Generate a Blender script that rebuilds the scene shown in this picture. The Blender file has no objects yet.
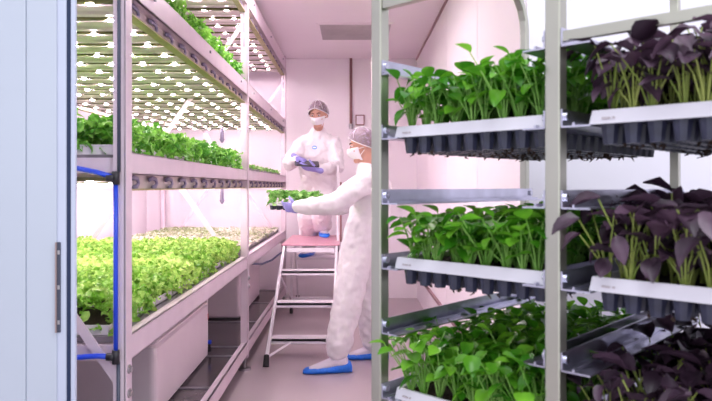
import bpy, math, random
from mathutils import Vector, Matrix, Euler, noise
random.seed(7)
PI = math.pi
SC = bpy.context.scene
COL = SC.collection
CAMZ = 1.32; F = 640.0; VX = 352.0; VY = 186.0

def P(px, py, Y):
    "point of the place that lies at depth Y behind a spot measured in the photograph"
    return Vector(((px - VX) * Y / F, Y, CAMZ - (py - VY) * Y / F))

# ------------------------------------------------------------------ mesh builder
class MB:
    def __init__(s): s.v = []; s.f = []
    def add(s, vs, fs):
        n = len(s.v); s.v += [tuple(v) for v in vs]; s.f += [tuple(i + n for i in f) for f in fs]
        return s
    def box(s, x0, x1, y0, y1, z0, z1, M=None, b=0.0):
        if b > 0: return s.bbox(x0, x1, y0, y1, z0, z1, b, M)
        vs = [Vector((x, y, z)) for z in (z0, z1) for y in (y0, y1) for x in (x0, x1)]
        if M: vs = [M @ v for v in vs]
        return s.add(vs, [(0, 2, 3, 1), (4, 5, 7, 6), (0, 1, 5, 4), (2, 6, 7, 3), (0, 4, 6, 2), (1, 3, 7, 5)])
    def bbox(s, x0, x1, y0, y1, z0, z1, b, M=None, n=3):
        "box with rounded vertical corners and small chamfers on top and bottom"
        rings = []
        for z, ins in ((z0, b * .4), (z0 + b * .4, 0), (z1 - b * .4, 0), (z1, b * .4)):
            ring = []
            for cx, cy, a0 in ((x1 - b, y1 - b, 0), (x0 + b, y1 - b, PI / 2), (x0 + b, y0 + b, PI), (x1 - b, y0 + b, 1.5 * PI)):
                for i in range(n + 1):
                    a = a0 + PI / 2 * i / n
                    ring.append(Vector((cx + (b - ins) * math.cos(a), cy + (b - ins) * math.sin(a), z)))
            rings.append(ring)
        return s.loft(rings, M=M)
    def loft(s, rings, caps=True, M=None, closed=True):
        k = len(rings[0]); vs = [v for r in rings for v in r]
        if M: vs = [M @ v for v in vs]
        fs = []
        for i in range(len(rings) - 1):
            for j in range(k if closed else k - 1):
                a = i * k + j; b_ = i * k + (j + 1) % k
                fs.append((a, b_, b_ + k, a + k))
        if caps:
            fs.append(tuple(reversed(range(k)))); fs.append(tuple((len(rings) - 1) * k + j for j in range(k)))
        return s.add(vs, fs)
    def tube(s, pts, rad, n=10, side=None, dome=0, flat=None, twist=0.0, caps=True):
        "sweep an n-gon (elliptic when radii are pairs) along pts; dome rounds both ends"
        pts = [Vector(p) for p in pts]
        if not isinstance(rad, (list, tuple)): rad = [rad] * len(pts)
        rad = [(r, r) if not isinstance(r, (list, tuple)) else r for r in rad]
        if dome:
            d0 = (pts[0] - pts[1]).normalized(); d1 = (pts[-1] - pts[-2]).normalized()
            pre = []; post = []
            for i in range(1, dome + 1):
                a = PI / 2 * i / (dome + .35)
                r0 = min(rad[0]); r1 = min(rad[-1])
                pre.insert(0, (pts[0] + d0 * r0 * math.sin(a), tuple(q * math.cos(a) for q in rad[0])))
                post.append((pts[-1] + d1 * r1 * math.sin(a), tuple(q * math.cos(a) for q in rad[-1])))
            pts = [p for p, _ in pre] + pts + [p for p, _ in post]
            rad = [r for _, r in pre] + rad + [r for _, r in post]
        rings = []; prev = None
        for i, p in enumerate(pts):
            if i == 0: t = pts[1] - p
            elif i == len(pts) - 1: t = p - pts[i - 1]
            else: t = (pts[i + 1] - p).normalized() + (p - pts[i - 1]).normalized()
            t = t.normalized()
            if prev is None:
                sd = Vector(side) if side is not None else (Vector((0, 0, 1)) if abs(t.z) < .8 else Vector((1, 0, 0)))
            else: sd = prev
            sd = (sd - t * sd.dot(t)).normalized(); prev = sd
            up = t.cross(sd)
            rings.append([p + sd * rad[i][0] * math.cos(2 * PI * (j + twist) / n) + up * rad[i][1] * math.sin(2 * PI * (j + twist) / n) for j in range(n)])
        return s.loft(rings, caps=caps)
    def ball(s, c, r, nu=12, nv=8, M=None):
        if not isinstance(r, (list, tuple)): r = (r, r, r)
        rings = []
        for i in range(nv + 1):
            a = -PI / 2 + PI * min(max(i / nv, .02), .98)
            rings.append([Vector((c[0] + r[0] * math.cos(a) * math.cos(2 * PI * j / nu), c[1] + r[1] * math.cos(a) * math.sin(2 * PI * j / nu), c[2] + r[2] * math.sin(a))) for j in range(nu)])
        return s.loft(rings, M=M)
    def cyl(s, p0, p1, r, n=16): return s.tube([p0, p1], r, n=n)
    def build(s, name, mat, parent=None, smooth=False, world=False, mats=None):
        me = bpy.data.meshes.new(name); me.from_pydata(s.v, [], s.f); me.update()
        if smooth: me.shade_smooth() if hasattr(me, 'shade_smooth') else None
        if mat: me.materials.append(mat)
        o = bpy.data.objects.new(name, me); COL.objects.link(o)
        if parent is not None:
            o.parent = parent
            if world: o.matrix_parent_inverse = wm(parent).inverted()
        return o

def wm(o):
    m = Matrix.LocRotScale(o.location, o.rotation_euler, o.scale)
    return (wm(o.parent) @ o.matrix_parent_inverse @ m) if o.parent else m

def tag(o, label, cat, group=None, kind=None):
    o['label'] = label; o['category'] = cat
    if group: o['group'] = group
    if kind: o['kind'] = kind
    return o
def thing(name, label, cat, loc=(0, 0, 0), rz=0, group=None):
    o = bpy.data.objects.new(name, None); o.empty_display_size = .05; COL.objects.link(o)
    o.location = loc; o.rotation_euler = (0, 0, rz)
    return tag(o, label, cat, group)
def struct(o):
    o['kind'] = 'structure'; return o
def copy_tree(o, parent=None):
    c = o.copy(); COL.objects.link(c)
    if parent is not None: c.parent = parent
    for ch in KIDS.get(o.name, []): copy_tree(ch, c)
    return c
KIDS = {}
def kids_of(o):
    KIDS.clear()
    for q in bpy.data.objects:
        if q.parent: KIDS.setdefault(q.parent.name, []).append(q)
ORD = ['first', 'second', 'third', 'fourth', 'fifth', 'sixth', 'seventh', 'eighth', 'ninth', 'tenth', 'eleventh', 'twelfth', 'thirteenth']
def bevel(o, w=.003, seg=2):
    m = o.modifiers.new('bevel', 'BEVEL'); m.width = w; m.segments = seg; m.limit_method = 'ANGLE'; return o

# ------------------------------------------------------------------ materials
def mat(name, col, rough=.5, metal=0.0, var=.06, scale=8.0, bump=0.0, bscale=60.0, emis=None, es=0, trans=0.0, alpha=None, sheen=0, coord='Object', stretch=None, spec=.5):
    m = bpy.data.materials.new(name); m.use_nodes = True
    nt = m.node_tree; N = nt.nodes; L = nt.links
    b = N['Principled BSDF']; out = N['Material Output']
    b.inputs['Roughness'].default_value = rough; b.inputs['Metallic'].default_value = metal
    b.inputs['Specular IOR Level'].default_value = spec
    tc = N.new('ShaderNodeTexCoord'); mp = N.new('ShaderNodeMapping')
    L.new(tc.outputs[coord], mp.inputs[0])
    if stretch: mp.inputs['Scale'].default_value = stretch
    nz = N.new('ShaderNodeTexNoise'); nz.inputs['Scale'].default_value = scale; nz.inputs['Detail'].default_value = 3
    L.new(mp.outputs[0], nz.inputs['Vector'])
    cr = N.new('ShaderNodeValToRGB')
    lo = [max(0, c * (1 - var)) for c in col]; hi = [min(1, c * (1 + var)) for c in col]
    cr.color_ramp.elements[0].position = .3; cr.color_ramp.elements[1].position = .7
    cr.color_ramp.elements[0].color = (*lo, 1); cr.color_ramp.elements[1].color = (*hi, 1)
    L.new(nz.outputs['Fac'], cr.inputs[0]); L.new(cr.outputs[0], b.inputs['Base Color'])
    if bump:
        n2 = N.new('ShaderNodeTexNoise'); n2.inputs['Scale'].default_value = bscale; n2.inputs['Detail'].default_value = 4
        L.new(mp.outputs[0], n2.inputs['Vector'])
        bp = N.new('ShaderNodeBump'); bp.inputs['Strength'].default_value = bump; bp.inputs['Distance'].default_value = .01
        L.new(n2.outputs['Fac'], bp.inputs['Height']); L.new(bp.outputs[0], b.inputs['Normal'])
    if emis:
        b.inputs['Emission Color'].default_value = (*emis, 1); b.inputs['Emission Strength'].default_value = es
    if trans:
        tr = N.new('ShaderNodeBsdfTranslucent'); L.new(cr.outputs[0], tr.inputs[0])
        mx = N.new('ShaderNodeMixShader'); mx.inputs[0].default_value = trans
        L.new(b.outputs[0], mx.inputs[1]); L.new(tr.outputs[0], mx.inputs[2]); L.new(mx.outputs[0], out.inputs[0])
    if alpha is not None: b.inputs['Alpha'].default_value = alpha
    return m

def leafmat(name, c1, c2, trans=.3, rough=.42, scale=30, spec=.5):
    "leaf colour varies from leaf to leaf and from plant to plant"
    m = mat(name, c1, rough, var=0, trans=trans, spec=spec)
    nt = m.node_tree; N = nt.nodes; L = nt.links
    cr = [n for n in N if n.type == 'VALTORGB'][0]
    cr.color_ramp.elements[0].color = (*c1, 1); cr.color_ramp.elements[1].color = (*c2, 1)
    nz = [n for n in N if n.type == 'TEX_NOISE'][0]; nz.inputs['Scale'].default_value = scale
    oi = N.new('ShaderNodeObjectInfo'); ge = N.new('ShaderNodeNewGeometry'); a1 = N.new('ShaderNodeMath'); a1.operation = 'MULTIPLY_ADD'; a1.inputs[1].default_value = .36; a1.inputs[2].default_value = -.18
    a2 = N.new('ShaderNodeMath'); a2.operation = 'MULTIPLY_ADD'; a2.inputs[1].default_value = .40
    L.new(oi.outputs['Random'], a1.inputs[0]); L.new(ge.outputs['Random Per Island'], a2.inputs[0]); L.new(a1.outputs[0], a2.inputs[2])
    a3 = N.new('ShaderNodeMath'); a3.operation = 'ADD'; L.new(nz.outputs['Fac'], a3.inputs[0]); L.new(a2.outputs[0], a3.inputs[1])
    a4 = N.new('ShaderNodeMath'); a4.operation = 'SUBTRACT'; a4.inputs[1].default_value = .20; L.new(a3.outputs[0], a4.inputs[0]); L.new(a4.outputs[0], cr.inputs[0])
    return m

M = {}
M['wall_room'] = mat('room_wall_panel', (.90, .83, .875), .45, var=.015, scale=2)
M['ceil_room'] = mat('room_ceiling_paint', (.86, .76, .81), .6, var=.015, scale=2)
M['wall_hall'] = mat('hall_wall_panel', (.80, .775, .85), .5, var=.015, scale=1.5)
M['seam'] = mat('joint_sealant', (.30, .17, .20), .7)
M['conduit'] = mat('conduit_brown', (.30, .14, .14), .5)
M['trim_line'] = mat('dusky_trim', (.34, .20, .22), .5)
M['vent'] = mat('vent_grey', (.50, .44, .46), .6)
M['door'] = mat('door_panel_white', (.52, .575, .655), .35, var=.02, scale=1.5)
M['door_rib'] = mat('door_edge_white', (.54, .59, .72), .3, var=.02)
M['gasket'] = mat('gasket_navy', (.006, .02, .07), .5)
M['recess'] = mat('recess_dark', (.06, .07, .11), .4)
M['copper'] = mat('recess_edge_brown', (.33, .25, .24), .4)
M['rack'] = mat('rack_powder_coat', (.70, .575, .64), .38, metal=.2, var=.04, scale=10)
M['rack_dark'] = mat('galvanised_grey', (.38, .35, .40), .4, metal=.6, var=.15, scale=14)
M['bolt'] = mat('bolt_steel', (.42, .40, .42), .3, metal=.9)
M['olive'] = mat('olive_rail', (.36, .31, .13), .5, var=.15, scale=20)
M['olive_dark'] = mat('olive_strip', (.12, .115, .035), .55, var=.3, scale=20)
M['reflector'] = mat('reflector_cream', (.66, .56, .54), .4, metal=.1, var=.05, scale=12)
M['clip'] = mat('clip_violet_grey', (.24, .20, .31), .4, var=.15)
M['led'] = mat('led_glow', (1, .9, .95), .5, emis=(1.0, .80, .91), es=138)
M['bedplate'] = mat('bed_plate_grey', (.20, .17, .20), .35, var=.2, scale=18)
M['mat_floor'] = mat('base_shelf_grey', (.085, .075, .08), .18, var=.2, scale=6)
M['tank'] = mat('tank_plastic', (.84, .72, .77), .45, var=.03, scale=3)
M['red'] = mat('red_plastic', (.7, .02, .03), .4)
M['blue_hose'] = mat('blue_hose', (.012, .06, .62), .3, var=.1)
M['navy_cable'] = mat('navy_cable', (.015, .025, .12), .4)
M['black'] = mat('black_plastic', (.018, .016, .022), .45)
M['black_screen'] = mat('tablet_case', (.02, .018, .035), .25)
M['white_plastic'] = mat('white_tray_plastic', (.72, .70, .76), .4, var=.03, scale=20)
M['cells'] = mat('cell_plastic_dark', (.030, .032, .062), .35, var=.35, scale=40)
M['soil'] = mat('potting_soil', (.045, .026, .018), .95, var=.5, scale=120, bump=.6, bscale=200)
M['tray_rack'] = mat('grow_tray_white', (.74, .68, .74), .5)
M['lettuce'] = leafmat('lettuce_lime_leaf', (.20, .46, .045), (.60, .82, .22), .3, .4, 26)
M['greens'] = leafmat('brassica_green_leaf', (.085, .33, .03), (.38, .76, .13), .3, .35, 22)
M['pale'] = leafmat('pale_seedling_leaf', (.34, .42, .18), (.95, .86, .78), .25, .5, 40)
M['sprout'] = leafmat('young_green_leaf', (.10, .36, .04), (.42, .70, .22), .3, .4, 40)
M['basil'] = leafmat('bright_green_leaf', (.045, .22, .010), (.24, .60, .045), .34, .28, 14)
M['basil_dark'] = leafmat('shaded_green_leaf', (.020, .11, .012), (.07, .24, .03), .3, .35, 14)
M['stem'] = leafmat('green_stem', (.16, .42, .05), (.34, .62, .14), .2, .45, 20)
M['stem_olive'] = leafmat('yellow_green_stem', (.26, .36, .06), (.48, .55, .14), .2, .45, 20)
M['purple'] = leafmat('dark_purple_leaf', (.024, .011, .022), (.13, .070, .115), .12, .42, 16)
M['steel'] = mat('trolley_steel', (.60, .60, .68), .24, metal=1.0, var=.06, scale=6, bump=.03, bscale=90)
M['steel_post'] = mat('trolley_post_steel', (.52, .52, .43), .32, metal=.9, var=.05, scale=5)  # olive tint in the steel stands in for the hall's reflection
M['steel_rail'] = mat('trolley_rail_steel', (.62, .62, .72), .30, metal=1.0, var=.25, scale=9, bump=.05, bscale=30)
M['alu'] = mat('ladder_aluminium', (.82, .77, .82), .4, metal=.15, var=.05)
M['platform'] = mat('platform_deck', (.62, .30, .38), .35, var=.05, scale=12)
M['rubber'] = mat('rubber_black', (.02, .018, .02), .7)
M['coverall'] = mat('coverall_white', (.84, .80, .83), .7, var=.01, scale=9, bump=.35, bscale=16, trans=.08, stretch=(1, 1, .35))
M['skin'] = mat('skin', (.62, .33, .25), .5, var=.05)
M['hair'] = mat('hair_brown', (.10, .045, .03), .55, var=.4, scale=60)
M['mask'] = mat('mask_white', (.88, .84, .89), .75)
M['glove'] = mat('nitrile_glove', (.30, .27, .66), .4, var=.08, scale=40)
M['shoe_cover'] = mat('shoe_cover_blue', (.015, .17, .74), .38, var=.15, scale=25, bump=.6, bscale=40)
M['shoe_grey'] = mat('shoe_cover_white_top', (.66, .60, .70), .6, bump=.5, bscale=40)
M['eye'] = mat('eye_white', (.85, .8, .8), .3); M['iris'] = mat('eye_dark', (.03, .015, .01), .2); M['brow'] = mat('brow_brown', (.09, .04, .025), .7)
M['logo'] = mat('badge_blue', (.12, .35, .72), .6); M['switch'] = mat('switch_white', (.80, .72, .76), .5)

def netmat():
    m = bpy.data.materials.new('hairnet_mesh'); m.use_nodes = True
    N = m.node_tree.nodes; L = m.node_tree.links; b = N['Principled BSDF']; out = N['Material Output']
    b.inputs['Base Color'].default_value = (.55, .43, .54, 1); b.inputs['Roughness'].default_value = .6
    tc = N.new('ShaderNodeTexCoord')
    w = N.new('ShaderNodeTexNoise'); w.inputs['Scale'].default_value = 55; w.inputs['Detail'].default_value = 3
    L.new(tc.outputs['Object'], w.inputs['Vector'])
    r = N.new('ShaderNodeMapRange'); r.inputs[1].default_value = .35; r.inputs[2].default_value = .7; r.inputs[3].default_value = .10; r.inputs[4].default_value = .52
    L.new(w.outputs['Fac'], r.inputs[0])
    t = N.new('ShaderNodeBsdfTransparent'); mx = N.new('ShaderNodeMixShader')
    L.new(r.outputs[0], mx.inputs[0]); L.new(t.outputs[0], mx.inputs[1]); L.new(b.outputs[0], mx.inputs[2]); L.new(mx.outputs[0], out.inputs[0])
    return m
M['net'] = netmat()
def floormat():
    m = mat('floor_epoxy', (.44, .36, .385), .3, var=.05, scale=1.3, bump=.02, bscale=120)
    return m
M['floor'] = floormat()

# ------------------------------------------------------------------ the setting
XR = .766; YB = 7.54; XL = -2.42; H = 2.82; YP = 2.06
struct(MB().box(-3.2, 3.0, -1.6, YB + .1, -.06, 0).build('floor', M['floor']))
struct(MB().box(XL - .1, XR + .1, YP + .1, YB + .1, H, H + .08).build('ceiling', M['ceil_room']))
struct(MB().box(XL - .1, XR + .1, YB, YB + .1, 0, H).build('wall_back', M['wall_room']))
struct(MB().box(XL - .1, XL, YP + .1, YB, 0, H).build('wall_left', M['wall_room']))
wr = MB(); ys = [YP + .1, 2.67, 3.92, 5.2, 6.45, YB]
wr.box(XR + .012, XR + .10, YP + .1, YB, 0, H)
for a, b_ in zip(ys[:-1], ys[1:]): wr.box(XR, XR + .012, a + (.005 if a > 2.5 else 0), b_ - (.005 if b_ < 7 else 0), 0, H)
struct(wr.build('wall_right', M['wall_room']))
sm = MB()
for y in ys[1:-1]: sm.box(XR + .004, XR + .0125, y - .005, y + .005, 0, H)
struct(sm.build('trim_1', M['seam']))
struct(bevel(MB().box(XR - .022, XR, YP + .1, YB, .285, .315).build('trim_2', M['trim_line']), .004))
struct(MB().box(XR - .014, XR, YP + .1, YB, H - .02, H).build('trim_3', M['trim_line']))
# partition with the opening
struct(MB().box(.565, 3.0, YP, YP + .1, 0, H + .3).build('wall_front', M['wall_hall']))
struct(MB().box(-3.2, -1.30, YP, YP + .1, 0, H + .3).box(-1.30, .565, YP, YP + .1, 2.08, H + .3).build('wall_entrance', M['wall_hall']))
struct(MB().box(2.9, 3.0, -1.6, YP, 0, H + .3).build('wall_hall_right', M['wall_hall']))
struct(MB().box(-3.2, -3.1, -1.6, YP, 0, H + .3).build('wall_hall_left', M['wall_hall']))
# sliding door at the left, in front of the partition
DY = 1.90
dx = lambda px: (px - VX) * DY / F
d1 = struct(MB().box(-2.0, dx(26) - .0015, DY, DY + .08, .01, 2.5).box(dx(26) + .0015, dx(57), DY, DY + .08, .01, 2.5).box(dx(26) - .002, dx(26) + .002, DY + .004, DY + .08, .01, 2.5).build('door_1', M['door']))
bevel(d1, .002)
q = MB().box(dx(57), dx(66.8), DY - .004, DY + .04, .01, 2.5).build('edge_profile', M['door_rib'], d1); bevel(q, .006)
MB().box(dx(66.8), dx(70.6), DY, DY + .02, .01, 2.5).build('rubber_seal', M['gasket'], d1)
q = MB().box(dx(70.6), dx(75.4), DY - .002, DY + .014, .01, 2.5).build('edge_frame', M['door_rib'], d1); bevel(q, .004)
hb = MB()
z0 = CAMZ - (332 - VY) * DY / F; z1 = CAMZ - (242 - VY) * DY / F
hb.box(dx(58.2), dx(61.5), DY - .007, DY - .003, z0, z1)
q = hb.build('door_handle', M['recess'], d1)
MB().box(dx(57), dx(58.2), DY - .013, DY - .003, z0, z1).build('grip_edge', M['copper'], q)
k = MB()
for zz in (z0 + .03, (z0 + z1) / 2, z1 - .03): k.box(dx(58.6), dx(61), DY - .009, DY - .006, zz - .006, zz + .006)
k.build('screw_plate', M['bolt'], q)

# things on the back wall and ceiling
t = tag(MB().tube([(-.012, YB - .016, H), (-.012, YB - .016, 2.03)], .016, n=10).build('cable_conduit', M['conduit'], smooth=True), 'brown vertical cable conduit coming down the back wall from the ceiling', 'conduit')
MB().cyl((-.012, YB - .018, 2.05), (-.012, YB - .018, 1.99), .026).build('end_cap', M['bolt'], t)
a = P(355.5, 125.5, YB); b_ = P(364.5, 115, YB)
t = thing('wall_switch', 'small square white switch box on the back wall beside the conduit', 'switch', (a.x, YB, a.z))
bevel(MB().box(a.x, b_.x, YB - .03, YB, a.z, b_.z).build('switch_frame', M['conduit'], t, world=True), .004)
bevel(MB().box(a.x + .012, b_.x - .012, YB - .036, YB - .028, a.z + .012, b_.z - .012).build('switch_plate', M['switch'], t, world=True), .003)
t = thing('ceiling_vent', 'grey rectangular vent grille in the ceiling above the back wall', 'vent', (.03, 6.2, H))
g = MB()
g.box(-.30, .36, 5.92, 6.52, H - .012, H)
g.build('vent_panel', M['vent'], t, world=True)
g = MB()
for x0, x1, y0, y1 in ((-.33, .39, 5.88, 5.92), (-.33, .39, 6.52, 6.55), (-.33, -.30, 5.92, 6.52), (.36, .39, 5.92, 6.52)): g.box(x0, x1, y0, y1, H - .008, H)
g.build('vent_frame', M['ceil_room'], t, world=True)
g = MB()
for i in range(11):
    y = 5.97 + i * .05; g.box(-.295, .355, y, y + .006, H - .018, H - .011)
g.build('louvre', M['vent'], t, world=True)

# ------------------------------------------------------------------ the growing rack
XF = -.772; XB = -2.13; PY = [2.15, 4.60, 7.22]
LEV = [.73, 1.36, 1.97, 2.62]     # bottoms of the beams
rack = thing('growing_rack', 'tall white metal shelving rack of growing beds along the left wall', 'rack', (-1.45, 4.7, 0))
def rp(mb, name, m, **k): return mb.build(name, m, rack, world=True, **k)
posts = []
for y in PY:
    for x in (XF, XB):
        m = MB(); w = .020 if y < 3 else .024
        s_ = 1 if x == XF else -1
        # C section post with a slotted face
        m.box(x - w, x + w, y - .028, y - .022, .09, 2.78)
        m.box(x - w, x + w, y + .022, y + .028, .09, 2.78)
        m.box(x + s_ * w - .003, x + s_ * w + .003, y - .028, y + .028, .09, 2.78)
        m.box(x - w, x + w, y - .004, y + .004, .09, 2.78)
        o = rp(m, 'post', M['rack']); posts.append(o)
        f = MB(); f.cyl((x, y, .016), (x, y, .12), .010, 10); f.cyl((x, y, 0), (x, y, .018), .045, 18)
        f.cyl((x, y, .05), (x, y, .07), .018, 6)
        rp(f, 'foot', M['bolt'])
for (xx, y, z) in ((XF + .024, PY[0], CAMZ - 183 * 2.15 / F), (XF + .024, PY[0], CAMZ - 207 * 2.15 / F), (XF + .03, PY[1], .66), (XF + .03, PY[1], .6)):
    m = MB(); m.tube([(xx, y, z), (xx + .009, y, z)], .011, n=6); m.tube([(xx - .002, y, z), (xx + .002, y, z)], .016, n=14); rp(m, 'bolt', M['bolt'])
for y in PY[1:]:
    for z in (2.55, 2.45, 2.35):
        rp(MB().box(XF - .006, XF + .006, y - .0295, y - .0275, z - .035, z + .035), 'slot', M['rack_dark'])
for li, z in enumerate(LEV):
    hgt = .085 if li == 0 else (.075 if li == 1 else (.095 if li == 2 else .13))
    for bi in range(2):
        y0, y1 = PY[bi] + .029, PY[bi + 1] - .029
        for x, s_ in ((XF, 1), (XB, -1)):
            m = MB()
            m.box(x + s_ * .012, x + s_ * .022, y0 - .02, y1 + .02, z, z + hgt)
            m.box(x - s_ * .02, x + s_ * .022, y0, y1, z, z + .006)
            m.box(x - s_ * .02, x + s_ * .022, y0, y1, z + hgt - .006, z + hgt)
            bevel(rp(m, 'beam', M['rack']), .002)
            if s_ == 1 and li in (2, 3):
                for yy in (y0 + .25, y1 - .25, (y0 + y1) / 2):
                    rp(MB().tube([(x + .02, yy, z + hgt * .6), (x + .03, yy, z + hgt * .6)], .008, n=8), 'bolt', M['rack_dark'])
            if li >= 1:
                m = MB().box(x - s_ * .030, x + s_ * .010, y0, y1, z - .056, z - .050)
                rp(m, 'light_rail', M['olive'])
                rp(MB().box(x - s_ * .024, x - s_ * .018, y0, y1, z - .050, z), 'end_strip', M['reflector'])
        # growing bed plate
        if li < 3:
            m = MB().box(XB + .03, XF - .03, y0, y1, z + hgt - .028, z + hgt - .008)
            rp(m, 'bed_plate', M['bedplate'])
    for y in PY:
        m = MB().box(XB + .02, XF - .02, y - .002, y + .018, z + .005, z + .055); rp(m, 'cross_beam', M['rack'])
for bi in range(2):
    y0, y1 = PY[bi] - .02, PY[bi + 1] + .02
    for x, s_ in ((XF, 1), (XB, -1)):
        m = MB().box(x + s_ * .012, x + s_ * .024, y0, y1, .115, .20).box(x - s_ * .02, x + s_ * .024, y0 + .05, y1 - .05, .194, .20)
        bevel(rp(m, 'base_beam', M['rack']), .002)
rp(MB().box(XB + .02, XF - .02, PY[0], PY[2], .135, .150), 'base_shelf', M['mat_floor'])
for y in (2.9, 3.7, 4.4, 4.65, 5.5, 6.4, 7.15):
    rp(MB().box(XB + .02, XF - .02, y - .012, y + .012, .150, .156), 'base_crossbar', M['rack_dark'])
for y in PY:
    dyb = -.018 if y < 3 else 0
    def brace(zt, zb, off):
        d = Vector((XB - XF, 0, zb - zt)).normalized(); n = Vector((d.z, 0, -d.x)) * .016
        a = Vector((XF, y + off, zt)); b = Vector((XB, y + off, zb))
        m = MB(); vs = [a + n, a - n, b - n, b + n]; vs = [v + Vector((0, e, 0)) for e in (-.003, .003) for v in vs]
        m.add(vs, [(0, 1, 2, 3), (7, 6, 5, 4), (0, 4, 5, 1), (1, 5, 6, 2), (2, 6, 7, 3), (3, 7, 4, 0)]); return m
    rp(brace(2.50, .55, -.010), 'brace', M['rack'])
    rp(brace(.66, 2.60, -.018), 'brace', M['rack'])

# hanging connectors in the window under the middle bed
for px, py0, py1 in ((222, 188, 200), (222, 128, 139)):
    a = P(px, py0, 5.1); b_ = P(px, py1, 5.1)
    t = tag(MB().tube([a, b_], [.012, .016], n=8).tube([b_, b_ - Vector((0, 0, .03))], [.022, .008], n=8).build('cable_plug', M['clip']), 'dark violet cable plug hanging below the %s bed of rack' % ('middle' if py0 > 150 else 'upper'), 'plug')

# lamp bars
def lampbar(x0, x1):
    root = thing('grow_light_bar', 'x', 'grow light')
    w = .085
    m = MB(); prof = [(-w, .0), (-w + .012, -.016), (-.022, -.020), (-.012, -.010), (.012, -.010), (.022, -.020), (w - .012, -.016), (w, 0), (w, .004), (-w, .004)]
    rings = [[Vector((x, py, pz)) for py, pz in prof] for x in (x0, x1)]
    m.loft(rings); m.build('reflector', M['reflector'], root)
    MB().box(x0, x1, -.1055, -.0855, -.014, .000).build('led_strip', M['olive_dark'], root)
    return root
NL = 8
def add_leds(root, x0, x1, stag):
    me = MB()
    for i in range(5):
        pass
    rings = []
    for a in (0.0, .35, .75, 1.15, 1.5):
        rings.append([Vector((.0130 * math.cos(a) * math.cos(2 * PI * j / 10), .0095 * math.cos(a) * math.sin(2 * PI * j / 10), -.007 * math.sin(a))) for j in range(10)])
    me.loft(rings)
    first = None
    step = .162
    xx = -.90 - (.012 if stag else 0)
    while xx > x0 + .03:
        if first is None: first = o = me.build('led_lamp', M['led'], root, smooth=True)
        else: o = first.copy(); COL.objects.link(o); o.parent = root
        o.location = (xx, -.0955, -.014); xx -= step
def add_clip(root, x1):
    m = MB(); pts = [(x1 + .020, -.05, -.006), (x1 + .022, -.01, .000), (x1 + .022, .03, -.004), (x1 + .022, .042, -.020), (x1 + .022, .020, -.034), (x1 + .022, -.012, -.036)]
    m.tube(pts, [(.006, .009)] * 6, n=8, side=(1, 0, 0)); m.build('end_clip', M['clip'], root, smooth=True)
    m = MB().ball((x1 - .012, .02, -.012), (.024, .028, .018), 10, 6); m.build('end_cap', M['reflector'], root, smooth=True)
x0, x1 = XB + .035, XF - .028
lampA = lampbar(x0, x1); add_leds(lampA, x0, x1, False); add_clip(lampA, x1)
lampB = lampbar(x0, x1); add_leds(lampB, x0, x1, True); add_clip(lampB, x1)
kids_of(lampA)
usedA = usedB = False
for li, nm in ((1, 'middle'), (2, 'upper'), (3, 'top')):
    for bi in range(2):
        if li == 3 and bi == 0: rng = range(6, 11)
        else: rng = range(11)
        for k in rng:
            y = PY[bi] + .12 + k * (PY[bi + 1] - PY[bi]) / 11.2
            par = (k + bi) % 2
            src = lampB if par else lampA
            if par:
                o = src if not usedB else copy_tree(src); usedB = True
            else:
                o = src if not usedA else copy_tree(src); usedA = True
            o.location = (0, y + .02, LEV[li] - .010)
            place = {1: 'under middle bed', 2: 'under upper bed', 3: 'under top shelf'}[li]
            o['label'] = 'cream grow light bar %s, %s from near end of %s bay' % (place, ORD[k], 'near' if bi == 0 else 'far')
            o['group'] = 'grow light bars %s' % place

# ------------------------------------------------------------------ leaves
def leaf(mb, base, d, up, L_, W, cup=.25, droop=.3, ruffle=.0, rng=random, segs=4):
    "a leaf blade growing from base along d, facing up"
    d = d.normalized(); up = (up - d * up.dot(d))
    if up.length < .05: up = d.orthogonal()
    up.normalize(); s_ = d.cross(up)
    prof = [.0, .62, 1.0, .82, .10] if segs == 4 else [0, 1.0, .2]
    cols = []
    for i in range(len(prof)):
        t_ = i / (len(prof) - 1); w = W * .5 * prof[i]
        c = base + d * (L_ * t_) - up * (droop * L_ * t_ * t_)
        r1 = ruffle * W * (rng.random() - .5); r2 = ruffle * W * (rng.random() - .5)
        cols.append([c - s_ * w + up * (cup * w + r1), c, c + s_ * w + up * (cup * w + r2)])
    vs = [v for c in cols for v in c]; fs = []
    for i in range(len(prof) - 1):
        a = i * 3; fs += [(a, a + 1, a + 4, a + 3), (a + 1, a + 2, a + 5, a + 4)]
    mb.add(vs, fs)

def canopy(W, D, h, n, L_, seed, ruffle=.3, over=0.02, spread=.9):
    r = random.Random(seed); m = MB()
    for i in range(n):
        x = r.uniform(-W / 2 - over, W / 2 + over); y = r.uniform(-D / 2 - over * .6, D / 2 + over * .3)
        hh = h * (.82 + .25 * noise.noise(Vector((x * 14, y * 14, seed))))
        z = hh * r.uniform(.25, 1) ** .6
        a = r.uniform(0, 2 * PI); el = r.uniform(-.3, 1.0)
        edge = max(abs(x) / (W / 2), abs(y) / (D / 2))
        if edge > .88: el -= .5; z = hh * r.uniform(-.12 if h > .1 else .02, .92)
        d = Vector((math.cos(a) * math.cos(el), math.sin(a) * math.cos(el), math.sin(el)))
        upv = Vector((r.uniform(-.5, .5), r.uniform(-.5, .5), 1))
        l = L_ * r.uniform(.7, 1.25)
        leaf(m, Vector((x, y, z)) - d * l * .5, d, upv, l, l * r.uniform(.75, 1.0), .3, r.uniform(.1, .6), ruffle, r)
    return m

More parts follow.
